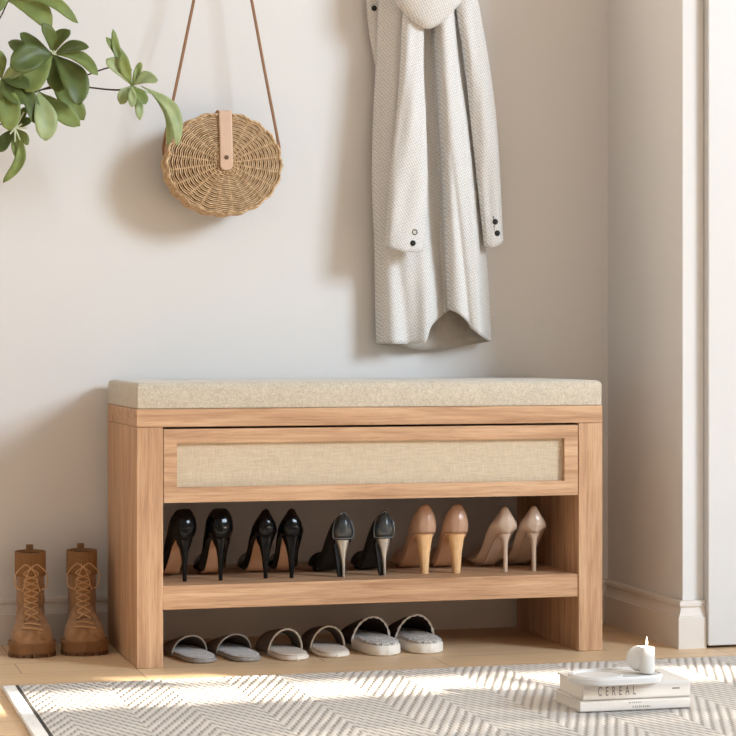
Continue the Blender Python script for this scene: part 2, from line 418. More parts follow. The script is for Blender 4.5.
# ------------------------------------------------------------------ high heels
def pump_parts(root, st):
    Lg = st.get('L', .205); hz = st['hz']
    W_s = [0, .015, .04, .08, .14, .25, .40, .55, .70, .82, .92, .98, 1.0]
    W_w = [0.0, .45, .68, .88, 1.0, .98, .92, 1.02, 1.22, 1.08, .66, .28, 0.0]
    hw = st['hw']; pb = st['pb']
    prof = lambda v: ip(v, *st['prof'])
    def zb(s): return ip(s, [0, .10, .22, .40, .58, .70, .85, 1], [hz, hz * .97, hz * .84, hz * .48, hz * .13, .006, .006, .012])
    def hs(s): return ip(s, st['top'][0], st['top'][1])
    def wd(s): return hw * ip(s, W_s, W_w)
    def closed(v): return math.sqrt(max(0, 1 - v ** 2.4))
    def rat(s, v):
        k = sst(.56, .72, s); tip = sst(.03, .0, s)
        return prof(v) * (1 - k) + (.55 + .45 * min(1, v * 5)) * closed(v) * k if v > 0 else prof(0) * (1 - k) + .62 * k
    def upper(a, b):
        s = a * a * (3 - 2 * a); s = .5 * s + .5 * a if a > .3 else a * a * (1 / .3) * .5 * (1 + 0) + 0 if False else s
        u = b * 2 - 1; v = abs(u)
        x = math.copysign(1, u) * wd(s) * rat(s, v)
        y = Lg * s + (1 - s) ** 10 * (.010 * v ** 2 - .006 * math.sin(PI * v)) 
        return (x, y, zb(s) + v * hs(s))
    mb = MB(); 
    nv = 14
    cols = [-1 + i / nv for i in range(nv + 1)] + [i / nv for i in range(nv + 1)]
    na = 56; vs = []
    for i in range(na):
        for u in cols:
            vv = upper(i / (na - 1), (u + 1) / 2)
            if u == 0 and len(vs) % len(cols) == nv: vv = (-abs(wd(0)) , vv[1], vv[2]) if False else vv
            vs.append(vv)
    # bottom: the two v=0 columns are left/right edges of the sole line
    for i in range(na):
        a = i / (na - 1); s = a * a * (3 - 2 * a); s = .5 * s + .5 * a if a > .3 else s
        w0 = wd(s) * rat(s, 0)
        p = vs[i * len(cols) + nv]; vs[i * len(cols) + nv] = (-w0, p[1], p[2])
        p = vs[i * len(cols) + nv + 1]; vs[i * len(cols) + nv + 1] = (w0, p[1], p[2])
    nc = len(cols)
    fs = [(i * nc + j, (i + 1) * nc + j, (i + 1) * nc + j + 1, i * nc + j + 1) for i in range(na - 1) for j in range(nc - 1)]
    mb.add(vs, fs)
    up = mb.build('upper', st['mat'], root, ang=70, solid=.0016, off=0)
    # sole underside
    so = MB(); rs = []
    for i in range(40):
        s = .10 + .885 * i / 39; w0 = wd(s) * rat(s, 0) * .98 + .0008; y = Lg * s; z = zb(s)
        rs.append([(-w0, y, z - .0012), (w0, y, z - .0012), (w0, y, max(.0004, z - .0045)), (-w0, y, max(.0004, z - .0045))])
    so.rings(rs).build('sole', st['sole'], root, ang=50)
    # insole
    si = MB()
    si.grid(lambda a, b: ((b * 2 - 1) * wd(.02 + .7 * a) * rat(.02 + .7 * a, .08) * .92, Lg * (.02 + .7 * a), zb(.02 + .7 * a) + .0035), 24, 5).build('insole', insole_m, root)
    # heel
    hb = MB(); rs = []
    for fr, wx, wy, yc in st['heel']:
        z = fr * hz
        ring = []
        for k in range(16):
            t = 2 * PI * k / 16; cs, sn = math.cos(t), math.sin(t)
            e = .8
            zz = z + (.0 if fr < .9 else (zb(max(0, (yc + wy * sn) / Lg)) - hz))
            ring.append((wx * math.copysign(abs(cs) ** e, cs), yc + wy * math.copysign(abs(sn) ** e, sn), max(.0, zz)))
        rs.append(ring)
    h = hb.rings(rs).build('heel', st['heelmat'], root, ang=45)
    if st.get('tip'):
        fr, wx, wy, yc = st['heel'][0]
        MB().lathe([(wx * 1.0, 0), (wx * 1.05, .006)], 14, (0, yc, .0)).build('heel_tip', rubber_m, h)
    if st.get('seam'):
        pts = []
        for i in range(25):
            t = -1 + 2 * i / 24; s = .13 * abs(t) ** 1.7; v = st['seam']
            x = math.copysign(wd(s) * rat(s, v), t) if abs(t) > 1e-6 else 0
            pts.append((x, Lg * s + (1 - s) ** 10 * (.010 * v * v - .006 * math.sin(PI * v)) - .0006, zb(s) + v * hs(s)))
        MB().tube(pts, .0009, 6).build('seam', st.get('seammat', st['mat']), root)
    return wd, rat, zb, hs, Lg

styles = {}
styles['round'] = dict(hz=.088, hw=.0285, pb=.6, mat=patent, sole=dsole, heelmat=patent, tip=True,
    prof=([0, .15, .40, .7, .9, 1], [.55, .84, 1.0, .95, .78, .60]), top=([0, .05, .14, .3, .5, .62, .75, .9, 1], [.061, .060, .054, .036, .026, .034, .040, .026, .010]),
    heel=[(0, .0042, .0042, .012), (.12, .0042, .0045, .012), (.5, .0058, .008, .014), (.75, .0085, .013, .018), (.9, .0125, .017, .021), (1.0, .0165, .019, .0215), (1.1, .0205, .020, .0225)])
styles['almond'] = dict(hz=.092, hw=.0265, pb=.6, mat=patent, sole=dsole, heelmat=patent, tip=True,
    prof=([0, .15, .33, .6, .85, 1], [.62, .90, 1.0, .94, .74, .54]), top=([0, .012, .04, .12, .3, .5, .62, .75, .9, 1], [.060, .057, .050, .041, .028, .024, .032, .038, .026, .010]),
    heel=[(0, .0042, .0042, .012), (.12, .0044, .0045, .012), (.5, .0075, .009, .014), (.75, .0115, .0135, .018), (.9, .0155, .017, .021), (1.0, .0180, .019, .0215), (1.1, .0205, .020, .0225)], seam=.06)
styles['panel'] = dict(hz=.084, hw=.0255, pb=.6, mat=blackm, sole=rubber_m, heelmat=mat('brushed_steel', srgb(172, 164, 154), .32, .5, 0, .6),
    prof=([0, .12, .35, .7, .9, 1], [.80, .95, 1.0, .86, .66, .42]), top=([0, .012, .04, .12, .3, .5, .62, .75, .9, 1], [.061, .058, .053, .046, .034, .028, .032, .036, .026, .010]),
    heel=[(0, .0026, .0030, .010), (.3, .0030, .004, .011), (.5, .0045, .005, .014), (.75, .0092, .010, .017), (.96, .0145, .013, .020), (1.0, .015, .014, .021)])
nude1 = mat('rosy_leather', srgb(180, 142, 116), .32, .4, .1); nude2 = mat('nude_leather', srgb(190, 165, 144), .28, .4, .2)
styles['block'] = dict(hz=.090, hw=.0275, pb=.6, mat=nude1, sole=dsole, heelmat=wood('heel_wood', 2, [srgb(212, 164, 112), srgb(232, 190, 140), srgb(240, 204, 158)]), tip=True,
    prof=([0, .15, .35, .7, .9, 1], [.84, .96, 1.0, .92, .78, .58]), top=([0, .02, .05, .12, .3, .5, .62, .75, .9, 1], [.064, .062, .056, .046, .034, .028, .032, .038, .026, .010]),
    heel=[(0, .0082, .0085, .018), (.06, .0083, .0085, .018), (.5, .0115, .0115, .020), (.8, .0155, .0155, .021), (.97, .0185, .019, .0235), (1.0, .0185, .019, .0235)], seam=.05, seammat=strap_m)
styles['diamond'] = dict(hz=.088, hw=.0300, pb=.6, mat=nude2, sole=nude2, heelmat=nude2, tip=False,
    prof=([0, .15, .30, .45, .8, 1], [.42, .80, 1.0, .97, .60, .34]), top=([0, .02, .05, .12, .3, .5, .62, .75, .9, 1], [.058, .056, .052, .044, .032, .026, .030, .036, .024, .010]),
    heel=[(0, .0046, .0046, .012), (.12, .0046, .0046, .012), (.6, .0050, .0055, .013), (.82, .0075, .011, .017), (.93, .0125, .016, .021), (1.0, .015, .018, .0225)], seam=.30)
heels = [
 ('round', [(185, 581.5, 5, 'black patent round-backed high heel standing first from the left side of the shelf'), (221, 580.5, -1, 'black patent round-backed high heel standing second from the left on the shelf')], 'black patent round-backed heels'),
 ('almond', [(266, 578.5, 0, 'slimmer black stiletto pump with pointed back, third shoe from the left on the shelf'), (292, 578, -5, 'slimmer black stiletto pump with pointed back, fourth shoe from the left on the shelf')], 'black pointed-back stiletto pumps'),
 ('panel', [(344, 577.5, 4, 'black pump with thin silver heel, standing left of its twin mid-shelf'), (385, 576, 2, 'black pump with thin silver heel, standing beside the tan wooden-heeled pump')], 'black pumps with silver heels'),
 ('block', [(425, 573.5, 1, 'rosy tan pump with pale wooden block heel, left one of its pair'), (457, 573, -3, 'rosy tan pump with pale wooden block heel, right one of its pair')], 'tan pumps with wooden heels'),
 ('diamond', [(506, 572, 1, 'glossy nude stiletto pump second from the right end of the shelf'), (534.5, 571, -4, 'nude stiletto pump at the far right end of the shelf')], 'nude stiletto pumps'),
]
glass_panel = mat('glossy_charcoal', srgb(40, 46, 48), .2, .5, .4)
pipe_m = mat('silver_piping', srgb(150, 156, 158), .3, .5, 0, .3)
for key, spots, grp in heels:
    first = None
    for (u, v, deg, lab) in spots:
        st = styles[key]; hy = st['heel'][0][3]
        p = onz(u, v, ZS + .0005); a = math.radians(deg)
        # heel tip sits at (0, hy) in shoe coordinates
        lo = (p.x + math.sin(a) * hy, max(.012, p.y) - math.cos(a) * hy + .004, ZS + .0004)
        if first is None:
            first = thing('high_heel_pump', lab, 'high heel', (0, 0, 0), 0, grp)
            wd, rat, zb, hs, Lg = pump_parts(first, st)
            if key == 'panel':
                yo = lambda s, v: Lg * s + (1 - s) ** 10 * (.010 * v ** 2 - .006 * math.sin(PI * v)) - .0016
                def pf(a_, b_):
                    t = (a_ * 2 - 1); s = .075 * abs(t) ** 1.8; v = .04 + .92 * b_
                    return (math.copysign(wd(s) * rat(s, v) * 1.02, t) if abs(t) > 1e-6 else 0, yo(s, v), zb(s) + v * hs(s))
                cp = MB().grid(pf, 15, 9).build('counter_panel', glass_panel, first, solid=.001, off=0)
                ed = [pf(0, j / 12) for j in range(13)] + [pf(i / 14, 1) for i in range(1, 15)] + [pf(1, 1 - j / 12) for j in range(1, 13)] + [pf(1 - i / 14, 0) for i in range(1, 14)]
                MB().tube(ed, .0010, 6, closed=True).build('piping', pipe_m, cp)
                MB().rings([[( -.018, .018, .074), (.006, .018, .074), (.006, .036, .070), (-.018, .036, .070)], [(-.009, .014, .001), (.000, .014, .001), (.000, .024, .001), (-.009, .024, .001)]]).build('heel_wedge', rubber_m, first, ang=30)
            first.location = lo; first.rotation_euler = (0, 0, a)
            if key != 'round': first.scale = (1, 1, .955)
        else:
            dup(first, lo, a, lab)

# ------------------------------------------------------------------ slippers
def outline(s, Wm, shape):
    return Wm * ip(s, [0, .02, .06, .14, .3, .45, .65, .8, .92, .98, 1], shape)
SH = [0, .34, .58, .80, .90, .90, 1.0, .98, .72, .38, 0]
def slipper(root, Lg, W, th, solem, insm, strapm, edgem, s0, s1, h0, h1, edge_r, lugs=False, twist=False):
    ss = [(1 - math.cos(PI * i / 40)) / 2 for i in range(41)]
    out = [(outline(s, W, SH), Lg * s) for s in ss] + [(-outline(s, W, SH), Lg * s) for s in reversed(ss[1:-1])]
    out = [(x + .006 * math.sin(PI * y / Lg), y) for x, y in out]
    def off(d):
        cy = Lg / 2; return [(x * (1 - d / W), cy + (y - cy) * (1 - 2 * d / Lg)) for x, y in out]
    rs = [[(x, y, .0005) for x, y in off(.003)], [(x, y, .003) for x, y in off(.0)], [(x, y, th - .003) for x, y in off(.0)], [(x, y, th) for x, y in off(.0025)]]
    MB().rings(rs).build('sole', solem, root, ang=50)
    ti = .004 if not twist else .007
    rs = [[(x, y, th + .0002) for x, y in off(.004)], [(x, y, th + ti * .6) for x, y in off(.003)], [(x, y, th + ti) for x, y in off(.007)], [(x, y, th + ti * 1.1) for x, y in off(.015)]]
    MB().rings(rs).build('footbed', insm, root, ang=60)
    def arch(a, b):
        s = s0 + (s1 - s0) * a; an = PI * b
        w_ = max(.001, outline(min(s, .995), W, SH)) * 1.02; h = h0 + (h1 - h0) * a ** 1.3
        z = th * .55 + (h - th * .55) * math.sin(an) ** .8
        return (w_ * math.cos(an) * (1 - .10 * math.sin(an)) + .006 * math.sin(PI * s), Lg * s - (.012 * math.sin(an) if a < .01 else .012 * math.sin(an) * (1 - a)) * (1 if h0 > .04 else .4), z)
    stp = MB().grid(arch, 14, 25).build('strap', strapm, root, ang=70, solid=.0035, off=0)
    pts = [arch(0, j / 30) for j in range(31)]
    if twist:
        eb = MB(); n = 90
        for q in (0, PI):
            pp = []
            for i in range(n + 1):
                p0 = Vector(arch(0, min(1, i / n))); an = i / n * 30 + q
                pp.append(p0 + Vector((math.cos(PI * i / n) * .0013 * math.cos(an), .0013 * math.sin(an) - .001, math.sin(PI * i / n) * .0013 * math.cos(an))))
            eb.tube(pp, .0014, 6)
        eb.build('twisted_edging', edgem, stp)
    else:
        MB().tube(pts, edge_r, 8).build('edging', edgem, stp)
grey_felt = boucle('grey_felt', srgb(200, 192, 184), srgb(150, 142, 134), 260, .5); grey_sole = mat('grey_sole', srgb(150, 142, 134), .7)
taupe_c = mat('taupe_cloth', srgb(104, 90, 80), .85, .15); edge_grey = mat('grey_edging', srgb(170, 160, 150), .6)
cream_l = mat('cream_leather', srgb(224, 210, 194), .5, .3); beige_strap = mat('beige_strap', srgb(178, 160, 140), .5, .3)
fluffy = boucle('fluffy_fleece', srgb(246, 240, 232), srgb(120, 110, 102), 210, 1.0, .006)
white_sole = mat('white_foam', srgb(232, 222, 208), .6); dark_strap = mat('dark_quilted_strap', srgb(58, 48, 44), .7, .2)
rope_m = mat('white_rope', srgb(228, 222, 214), .8)
slips = [
 ('grey slipper', dict(Lg=.225, W=.040, th=.009, solem=grey_sole, insm=grey_felt, strapm=taupe_c, edgem=edge_grey, s0=.53, s1=.98, h0=.044, h1=.013, edge_r=.0017),
   [(206, 664, 9, 'grey felt closed-toe slipper nearest the left leg of the bench'), (250.5, 662.5, 8, 'grey felt closed-toe slipper standing second from the left under the bench')], 'grey felt slippers'),
 ('cream slide', dict(Lg=.225, W=.041, th=.010, solem=cream_l, insm=cream_l, strapm=taupe_c, edgem=beige_strap, s0=.42, s1=.70, h0=.056, h1=.044, edge_r=.0022),
   [(298, 661.5, 7, 'cream open slide sandal beside the grey felt slippers'), (338, 658.5, 3, 'cream open slide sandal beside the fluffy white slipper')], 'cream slide sandals'),
 ('fluffy slipper', dict(Lg=.225, W=.046, th=.022, solem=white_sole, insm=fluffy, strapm=dark_strap, edgem=rope_m, s0=.52, s1=.98, h0=.070, h1=.03, edge_r=.002, twist=True),
   [(389, 656.5, 7, 'fluffy white slipper with dark strap, left one of its pair'), (431, 654.5, 4, 'fluffy white slipper with dark strap, right one of its pair')], 'fluffy white slippers'),
]
for nm, kw, spots, grp in slips:
    first = None
    for u, v, deg, lab in spots:
        p = onz(u, v, 0); a = math.radians(deg); lo = (p.x, p.y, .0002)
        if first is None:
            first = thing('slipper' if 'slipper' in nm else 'slide_sandal', lab, 'slipper' if 'slipper' in nm else 'sandal', (0, 0, 0), 0, grp)
            slipper(first, **kw)
            first.location = lo; first.rotation_euler = (0, 0, a)
        else: dup(first, lo, a, lab)

# ------------------------------------------------------------------ boots
suede = mat('tan_suede', srgb(172, 124, 80), .8, .2, sheen=.2)
L(suede, ramp(suede, noise(suede, coords(suede), 55, 5, .65), [(.3, srgb(140, 100, 66)), (.7, srgb(178, 136, 96))]), P(suede).inputs['Base Color'])
knit = mat('boot_knit', srgb(150, 110, 74), .85, .15); lace_m = mat('boot_lace', srgb(204, 162, 118), .7, .2)
bsole = mat('boot_sole', srgb(142, 102, 68), .6, .25); btread = mat('boot_tread', srgb(112, 78, 52), .7)
bshade = mat('boot_inside_shade', srgb(52, 36, 26), .9)
boot = thing('lace_up_boot', 'tan suede lace-up ankle boot on the far left of the photo', 'boot', (0, 0, 0), 0, 'tan lace-up boots')
BL = .186; TH = .026
def bw(s): return .046 * ip(s, [0, .02, .06, .15, .35, .5, .7, .85, .95, .99, 1], [0, .32, .54, .72, .74, .82, 1.0, .98, .70, .34, 0])
# upper = foot loft + shaft loft, fused
fo = MB(); rs = []
for i in range(30):
    s = .004 + .992 * (1 - math.cos(PI * i / 29)) / 2
    w_ = max(.002, bw(s) * .97); h = ip(s, [0, .05, .3, .5, .65, .8, .93, 1], [.05, .075, .09, .082, .060, .046, .034, .012])
    ring = []
    for k in range(24):
        t = 2 * PI * k / 24; cs, sn = math.cos(t), math.sin(t)
        e = .75
        x = w_ * math.copysign(abs(cs) ** e, cs)
        zc = h * .34
        z = TH - .004 + zc + (h - zc if sn > 0 else zc) * math.copysign(abs(sn) ** (1.0 if sn > 0 else .5), sn)
        if sn > 0 and s > .3: x *= 1 - .25 * sn * sst(.75, .4, s)
        ring.append((x, BL * s, z))
    rs.append(ring)
fo.rings(rs)
sh = MB(); rs = []
for i in range(22):
    z = .045 + (.208 - .045) * i / 21; t = i / 21
    wx = ip(t, [0, .3, .6, 1], [.031, .0305, .0308, .0316]); wy = ip(t, [0, .3, .6, 1], [.052, .044, .042, .044]); yc = ip(t, [0, .3, .6, 1], [.058, .052, .048, .047])
    wob = .0008 * math.sin(i * 1.7)
    rs.append([((wx + wob) * math.cos(2 * PI * k / 32), yc + (wy + wob) * math.sin(2 * PI * k / 32), z) for k in range(32)])
fo.rings(rs)
upb = fo.build('upper', suede, boot)
m = upb.modifiers.new('r', 'REMESH'); m.mode = 'VOXEL'; m.voxel_size = .0028
m = upb.modifiers.new('s', 'SMOOTH'); m.factor = .5; m.iterations = 6
freeze(upb)
bvh = BVHTree.FromPolygons([v.co for v in upb.data.vertices], [p.vertices[:] for p in upb.data.polygons])
def front(x, z, lift=.0012, tilt=.0):
    r = bvh.ray_cast(Vector((x, .35, z + .25 * tilt)), Vector((0, -1, -tilt)))
    if r[0] is None: return Vector((x, .09, z))
    return r[0] + r[1] * lift
# ribbed knit collar
cb = MB(); rs = []
for i in range(8):
    z = .163 + .052 * i / 7; ring = []
    for k in range(160):
        t = 2 * PI * k / 160; rr = .0012 * math.sin(34 * t)
        ring.append(((.0317 + rr) * math.cos(t), .047 + (.0447 + rr) * math.sin(t), z))
    rs.append(ring)
cb.rings(rs, False).build('ribbed_collar', knit, boot, solid=.0015, off=0)
MB().lathe([(.03, 0), (.0305, .0015)], 24, (0, .047, .2085)).build('dark_fill', bshade, boot)  # dark cap standing for the shade inside the boot opening
# tongue strip and lacing
tg = MB().grid(lambda a, b: front((b * 2 - 1) * .014, .075 + .115 * a, .0015), 16, 7).build('tongue', suede, boot, solid=.0012, off=0)
def rowz(i): return .072 + i * .0138
lb = MB()
for i in range(8):
    for sx in (-1, 1):
        c = front(sx * .0155, rowz(i), .001); MB().tube([c, c + Vector((0, .002, 0))], .0026, 8).build('eyelet', brass_m, boot)
def lacep(xa, za, xb, zb_, h=.0028):
    return [front(xa + (xb - xa) * t / 8, za + (zb_ - za) * t / 8, .0012 + h * math.sin(PI * t / 8)) for t in range(9)]
for i in range(7):
    lb.tube(lacep(-.0155, rowz(i), .0155, rowz(i + 1)), .0017, 6)
    lb.tube(lacep(.0155, rowz(i), -.0155, rowz(i + 1), .0042), .0017, 6)
for zz, wd_ in ((.068, .017), (.060, .022)):
    lb.tube(lacep(-wd_, zz - .004, wd_, zz), .0017, 6)
kz = .182; kp = front(0, kz, .004)
def curve(pts, n=24):
    P_ = [Vector(p) for p in pts]; P_ = [P_[0]] + P_ + [P_[-1]]; o = []
    for i in range(1, len(P_) - 2):
        for k in range(n // (len(P_) - 3)):
            t = k / (n // (len(P_) - 3)); a, b, c, d_ = P_[i - 1:i + 3]
            o.append(.5 * ((2 * b) + (c - a) * t + (2 * a - 5 * b + 4 * c - d_) * t * t + (3 * b - a - 3 * c + d_) * t ** 3))
    return o + [P_[-2]]
for sx in (-1, 1):
    lb.tube(curve([kp, kp + Vector((sx * .014, .006, .008)), kp + Vector((sx * .034, .004, -.014)), kp + Vector((sx * .032, .004, -.040)), kp + Vector((sx * .022, .006, -.046))], 32), .0013, 6)
    lb.tube(curve([kp, kp + Vector((sx * .008, .006, -.012)), kp + Vector((sx * .014, .006, -.034)), kp + Vector((sx * .019, .005, -.05))], 24), .0013, 6)
    lb.tube(lacep(sx * .0155, rowz(7), 0, kz), .0017, 6)
lb.tube([kp + Vector((-.004, 0, 0)), kp + Vector((.004, 0, 0))], .0035, 8)
lb.build('laces', lace_m, boot)
MB().box(-.008, .008, .002, .006, .19, .226).build('pull_tab', suede, boot, bevel=.001)
# welt + sole with lugs
ss = [(1 - math.cos(PI * i / 36)) / 2 for i in range(37)]
def bout(d):
    o = [(bw(s) + d, BL * s) for s in ss[1:-1]]; o = [(0, -d)] + o + [(0, BL + d)] + [(-x, y) for x, y in reversed(o[0:])]
    return o
MB().rings([[(x, y, z) for x, y in bout(dd)] for dd, z in ((.001, .006), (.003, .009), (.004, .024), (.0055, .0255), (.0055, .030), (.004, .031))]).build('sole', bsole, boot, ang=35)
tb = MB()
oo = bout(.0045)
for i in range(0, len(oo), 2):
    a = Vector((*oo[i], 0)); b = Vector((*oo[(i + 2) % len(oo)], 0)); ce = Vector((0, BL / 2, 0))
    ai, bi = a + (ce - a) * .35, b + (ce - b) * .35; b = a.lerp(b, .8); bi = ai.lerp(bi, .8)
    tb.rings([[(q.x, q.y, z) for q in (a, b, bi, ai)] for z in (0, .008)])
tb.build('tread', btread, boot, smooth=False)
B1 = onz(33, 657.5, 0)
# the toe faces the camera: turned half round, slightly towards the right
ra = math.radians(180 - 4)
def bootloc(u, v):
    p = onz(u, v, 0); return (p.x + BL * math.sin(ra), p.y + BL * math.cos(PI - ra), .0002)
boot.location = bootloc(33, 658.5); boot.rotation_euler = (0, 0, ra); boot.scale = (.98, .98, .975)
dup(boot, bootloc(86, 656.5), ra, 'tan suede lace-up ankle boot between the bench and the other boot')

# ------------------------------------------------------------------ round wicker bag
YB = .305
bc = at(224.5, 163.5, YB)
bag = thing('wicker_bag', 'round wicker shoulder bag with tan leather flap hanging on the wall', 'bag', tuple(bc))
RAx, RAz, TB = .1255, .1085, .064
def wob(t): return 1 + .012 * math.cos(20 * t)
body = MB()
NR, NS = 25, 240
for i in range(NR):
    r = .10 + .89 * i / (NR - 1); pts = []
    for k in range(NS):
        t = 2 * PI * k / NS; q = wob(t) if r > .6 else 1
        dy = -.0018 * math.cos(10 * t + (i % 2) * PI) - .016 * (1 - r * r)
        rr = r * (1 + .010 * math.cos(20 * t) * r)
        pts.append((RAx * rr * math.cos(t), dy, RAz * rr * math.sin(t)))
    body.tube(pts, .00165, 5, closed=True, up=(0, 1, 0))
for k in range(20):
    t = 2 * PI * (k + .5) / 20
    body.tube([(RAx * r * math.cos(t), -.016 * (1 - r * r) + .0012, RAz * r * math.sin(t)) for r in [.04 + .96 * j / 8 for j in range(9)]], .0017, 6)
bo = body.build('front_weave', wick_m, bag)
side = MB()
for j in range(15):
    yy = .002 + (TB - .004) * j / 14; pts = []
    for k in range(NS):
        t = 2 * PI * k / NS; q = 1.0 + .012 * math.cos(20 * t) + .008 * math.cos(10 * t + (j % 2) * PI) + .03 * math.sin(PI * j / 14)
        pts.append((RAx * q * math.cos(t), yy, RAz * q * math.sin(t)))
    side.tube(pts, .0022, 5, closed=True, up=(0, 1, 0))
side.build('side_weave', wick_m, bag)
rim = MB()
for q in (0, PI):
    rim.tube([(RAx * (1 + .014 * math.cos(20 * t) + .010 * math.cos(30 * t + q)) * math.cos(t), -.001 + .003 * math.sin(30 * t + q), RAz * (1 + .014 * math.cos(20 * t) + .01 * math.cos(30 * t + q)) * math.sin(t)) for t in [2 * PI * k / 360 for k in range(360)]], .0026, 6, closed=True, up=(0, 1, 0))
rim.build('braided_rim', wick_m, bag)
core = MB(); rs = []
for r, y in ((.02, -.0135), (.4, -.011), (.7, -.0055), (.98, .004), (.985, TB - .004), (.4, TB + .002), (.02, TB + .002)):
    rs.append([(RAx * r * math.cos(2 * PI * k / 60), y, RAz * r * math.sin(2 * PI * k / 60)) for k in range(60)])
core.rings(rs).build('dark_fill', wickdark, bag)
# flap: over the top, down the front to the middle
fw = .0143; fl = MB()
path = [(TB * .5, RAz + .006), (TB * .2, RAz + .0075), (-.002, RAz + .0055), (-.0075, RAz - .004)]
for j in range(1, 9):
    z = RAz - .004 - (RAz + .004 + .009) * j / 8 ; r = max(0, z / RAz); path.append((-.0045 - .0165 * (1 - r * r), z))
n = len(path)
fl.grid(lambda a, b: ((b * 2 - 1) * fw * (math.sqrt(max(0, 1 - ((a - .93) / .07) ** 2)) if a > .93 else 1), ip(a * (n - 1), list(range(n)), [p[0] for p in path]), ip(a * (n - 1), list(range(n)), [p[1] for p in path]) - (0.0 if a < .93 else 0)), 60, 9)
flap = fl.build('flap', leather_tan, bag, ang=60, solid=.0028, off=0)
zc = path[-3][1] + .002
MB().lathe([(.0001, .003), (.003, .003), (.0046, .0015), (.0048, 0)], 16).build('snap', brass_m, flap)
sn = flap.children[0]; sn.data.transform(Matrix.Rotation(PI / 2, 4, 'X')); sn.data.transform(Matrix.Translation((0, path[-2][0] - .0012, zc - .004)))
# strap: from both sides up to a peg on the wall
apex = at(224, -121, .37)
yS = TB * .45
sp = []
ap = apex - bc
lt = Vector((-RAx - .004, yS, .030)); rt = Vector((RAx + .004, yS, .030))
lu = at(172.5, 106, YB + yS) - bc; ru = at(276.5, 139, YB + yS) - bc
top = []
for k in range(13):
    t = PI - PI * k / 12; top.append(ap + Vector((.012 * math.cos(t), 0, .012 * math.sin(t))))
strap = MB().tube([lt, lt + Vector((.001, 0, .012)), lt.lerp(top[0], .3), lt.lerp(top[0], .7)] + top + [rt.lerp(top[-1], .7), rt.lerp(top[-1], .3), rt + Vector((-.001, 0, .012)), rt], .0034, 8, flat=.55, up=(0, 1, 0)).build('shoulder_strap', strap_m, bag)
for q in (lt, rt):
    MB().tube([q + Vector((0, .004 * math.cos(a), -.003 + .008 * math.sin(a))) for a in [2 * PI * k / 16 for k in range(16)]], .0022, 6, closed=True).build('strap_ring', strap_m, bag)
def peg(px, py, y0, lab):
    p = at(px, py, y0)
    t = thing('wall_peg', lab, 'peg', (p.x, YW, p.z))
    mb = MB(); prof = [(.014, 0), (.014, .006), (.0075, .009), (.0075, .06), (.012, .068), (.012, .076), (.004, .08)]
    mb.lathe(prof, 20); mb.v = [(x, -z, y) for x, y, z in mb.v]; mb.build('peg_body', oak_y, t)
    return p
pb_ = peg(224, -121, .37, 'wooden wall peg that holds the strap of the round wicker bag')

# ------------------------------------------------------------------ coat
ch = at(428, -75, .36)
coat = thing('hooded_coat', 'long off-white wool coat with hood and black cuff buttons hanging on the wall', 'coat', (ch.x, ch.y, ch.z))
co = Vector(ch)
def cp_(u, v, y): return at(u, v, y) - co
YR = [-70, 0, 60, 120, 180, 240, 300, 345]
LL = [404, 379.5, 377, 374, 372.5, 375, 376, 377]
OP = [430, 434, 437, 440.5, 444, 446, 449, 450]
RR = [444, 456, 462, 471, 478, 484, 488, 490]
def left_front(a, b):                 # a across, b down
    hem = ip(a, [0, .35, .66, .74, .86, 1], [343.5, 344, 342.5, 327, 317.5, 310])
    v = -70 + (hem + 70) * b
    u = ip(v, YR, LL) * (1 - a) + ip(v, YR, OP) * a
    k = min(1, max(0, (v + 40) / 120))
    y = .372 - .030 * math.sin(PI * min(1, a * 1.1)) ** .8
    y += k * (.006 * math.sin(a * 13 + v * .004) + .022 * math.exp(-((a - .80) / .10) ** 2) * sst(330, 200, v) - .010 * math.exp(-((a - .98) / .05) ** 2))
    y += .014 * math.exp(-((a - .30 - (v - 250) * .001) / .10) ** 2) * sst(210, 270, v) - .010 * math.exp(-((a - .68) / .10) ** 2) * sst(230, 330, v)
    y += .016 * sst(.09, 0, a) * sst(.0, 1., b)
    return cp_(u, v, y)
def right_front(a, b):
    hem = ip(a, [0, .12, .30, .46, .56, .70, 1], [309, 311, 315, 321, 328.5, 333, 341.5])
    v = -70 + (hem + 70) * b
    u = (ip(v, YR, OP) - 1.5) * (1 - a) + ip(v, YR, RR) * a
    k = min(1, max(0, (v + 40) / 120))
    y = .336 - .018 * math.sin(PI * a) + k * (.004 * math.sin(a * 9 + 1 + v * .006)) + .014 * math.exp(-(a / .05) ** 2) + .050 * sst(.72, 1, a)
    y += .008 * math.exp(-((a - .35 - (v - 200) * .0012) / .09) ** 2) * sst(120, 240, v)
    return cp_(u, v, y)
def back_(a, b):
    hem = ip(a, [0, .45, .6, 1], [344, 350, 348.5, 341.5])
    v = -70 + (hem + 70) * b
    u = (ip(v, YR, LL) + 1.5) * (1 - a) + (ip(v, YR, RR) - .5) * a
    y = .398 + .006 * math.sin(a * 17) * min(1, max(0, (v + 40) / 200))
    return cp_(u, v, y)
MB().grid(back_, 40, 50).build('back_panel', lining_m, coat, ang=80, solid=.003, off=0)
MB().grid(left_front, 70, 90).build('left_front', coat_m, coat, ang=80, solid=.0035, off=0)
MB().grid(right_front, 60, 90).build('right_front', coat_m, coat, ang=80, solid=.0035, off=0)
# side gussets close the coat between fronts and back
def gus(fn, aa, nm):
    MB().grid(lambda a, b: (Vector(fn(aa, b)) * (1 - a) + Vector(back_(aa, b)) * a) + Vector((math.sin(PI * a) * (.004 if aa else -.004), 0, 0)), 6, 60).build(nm, coat_m, coat, ang=80)
gus(left_front, 0, 'side_panel'); gus(right_front, 1, 'side_panel')
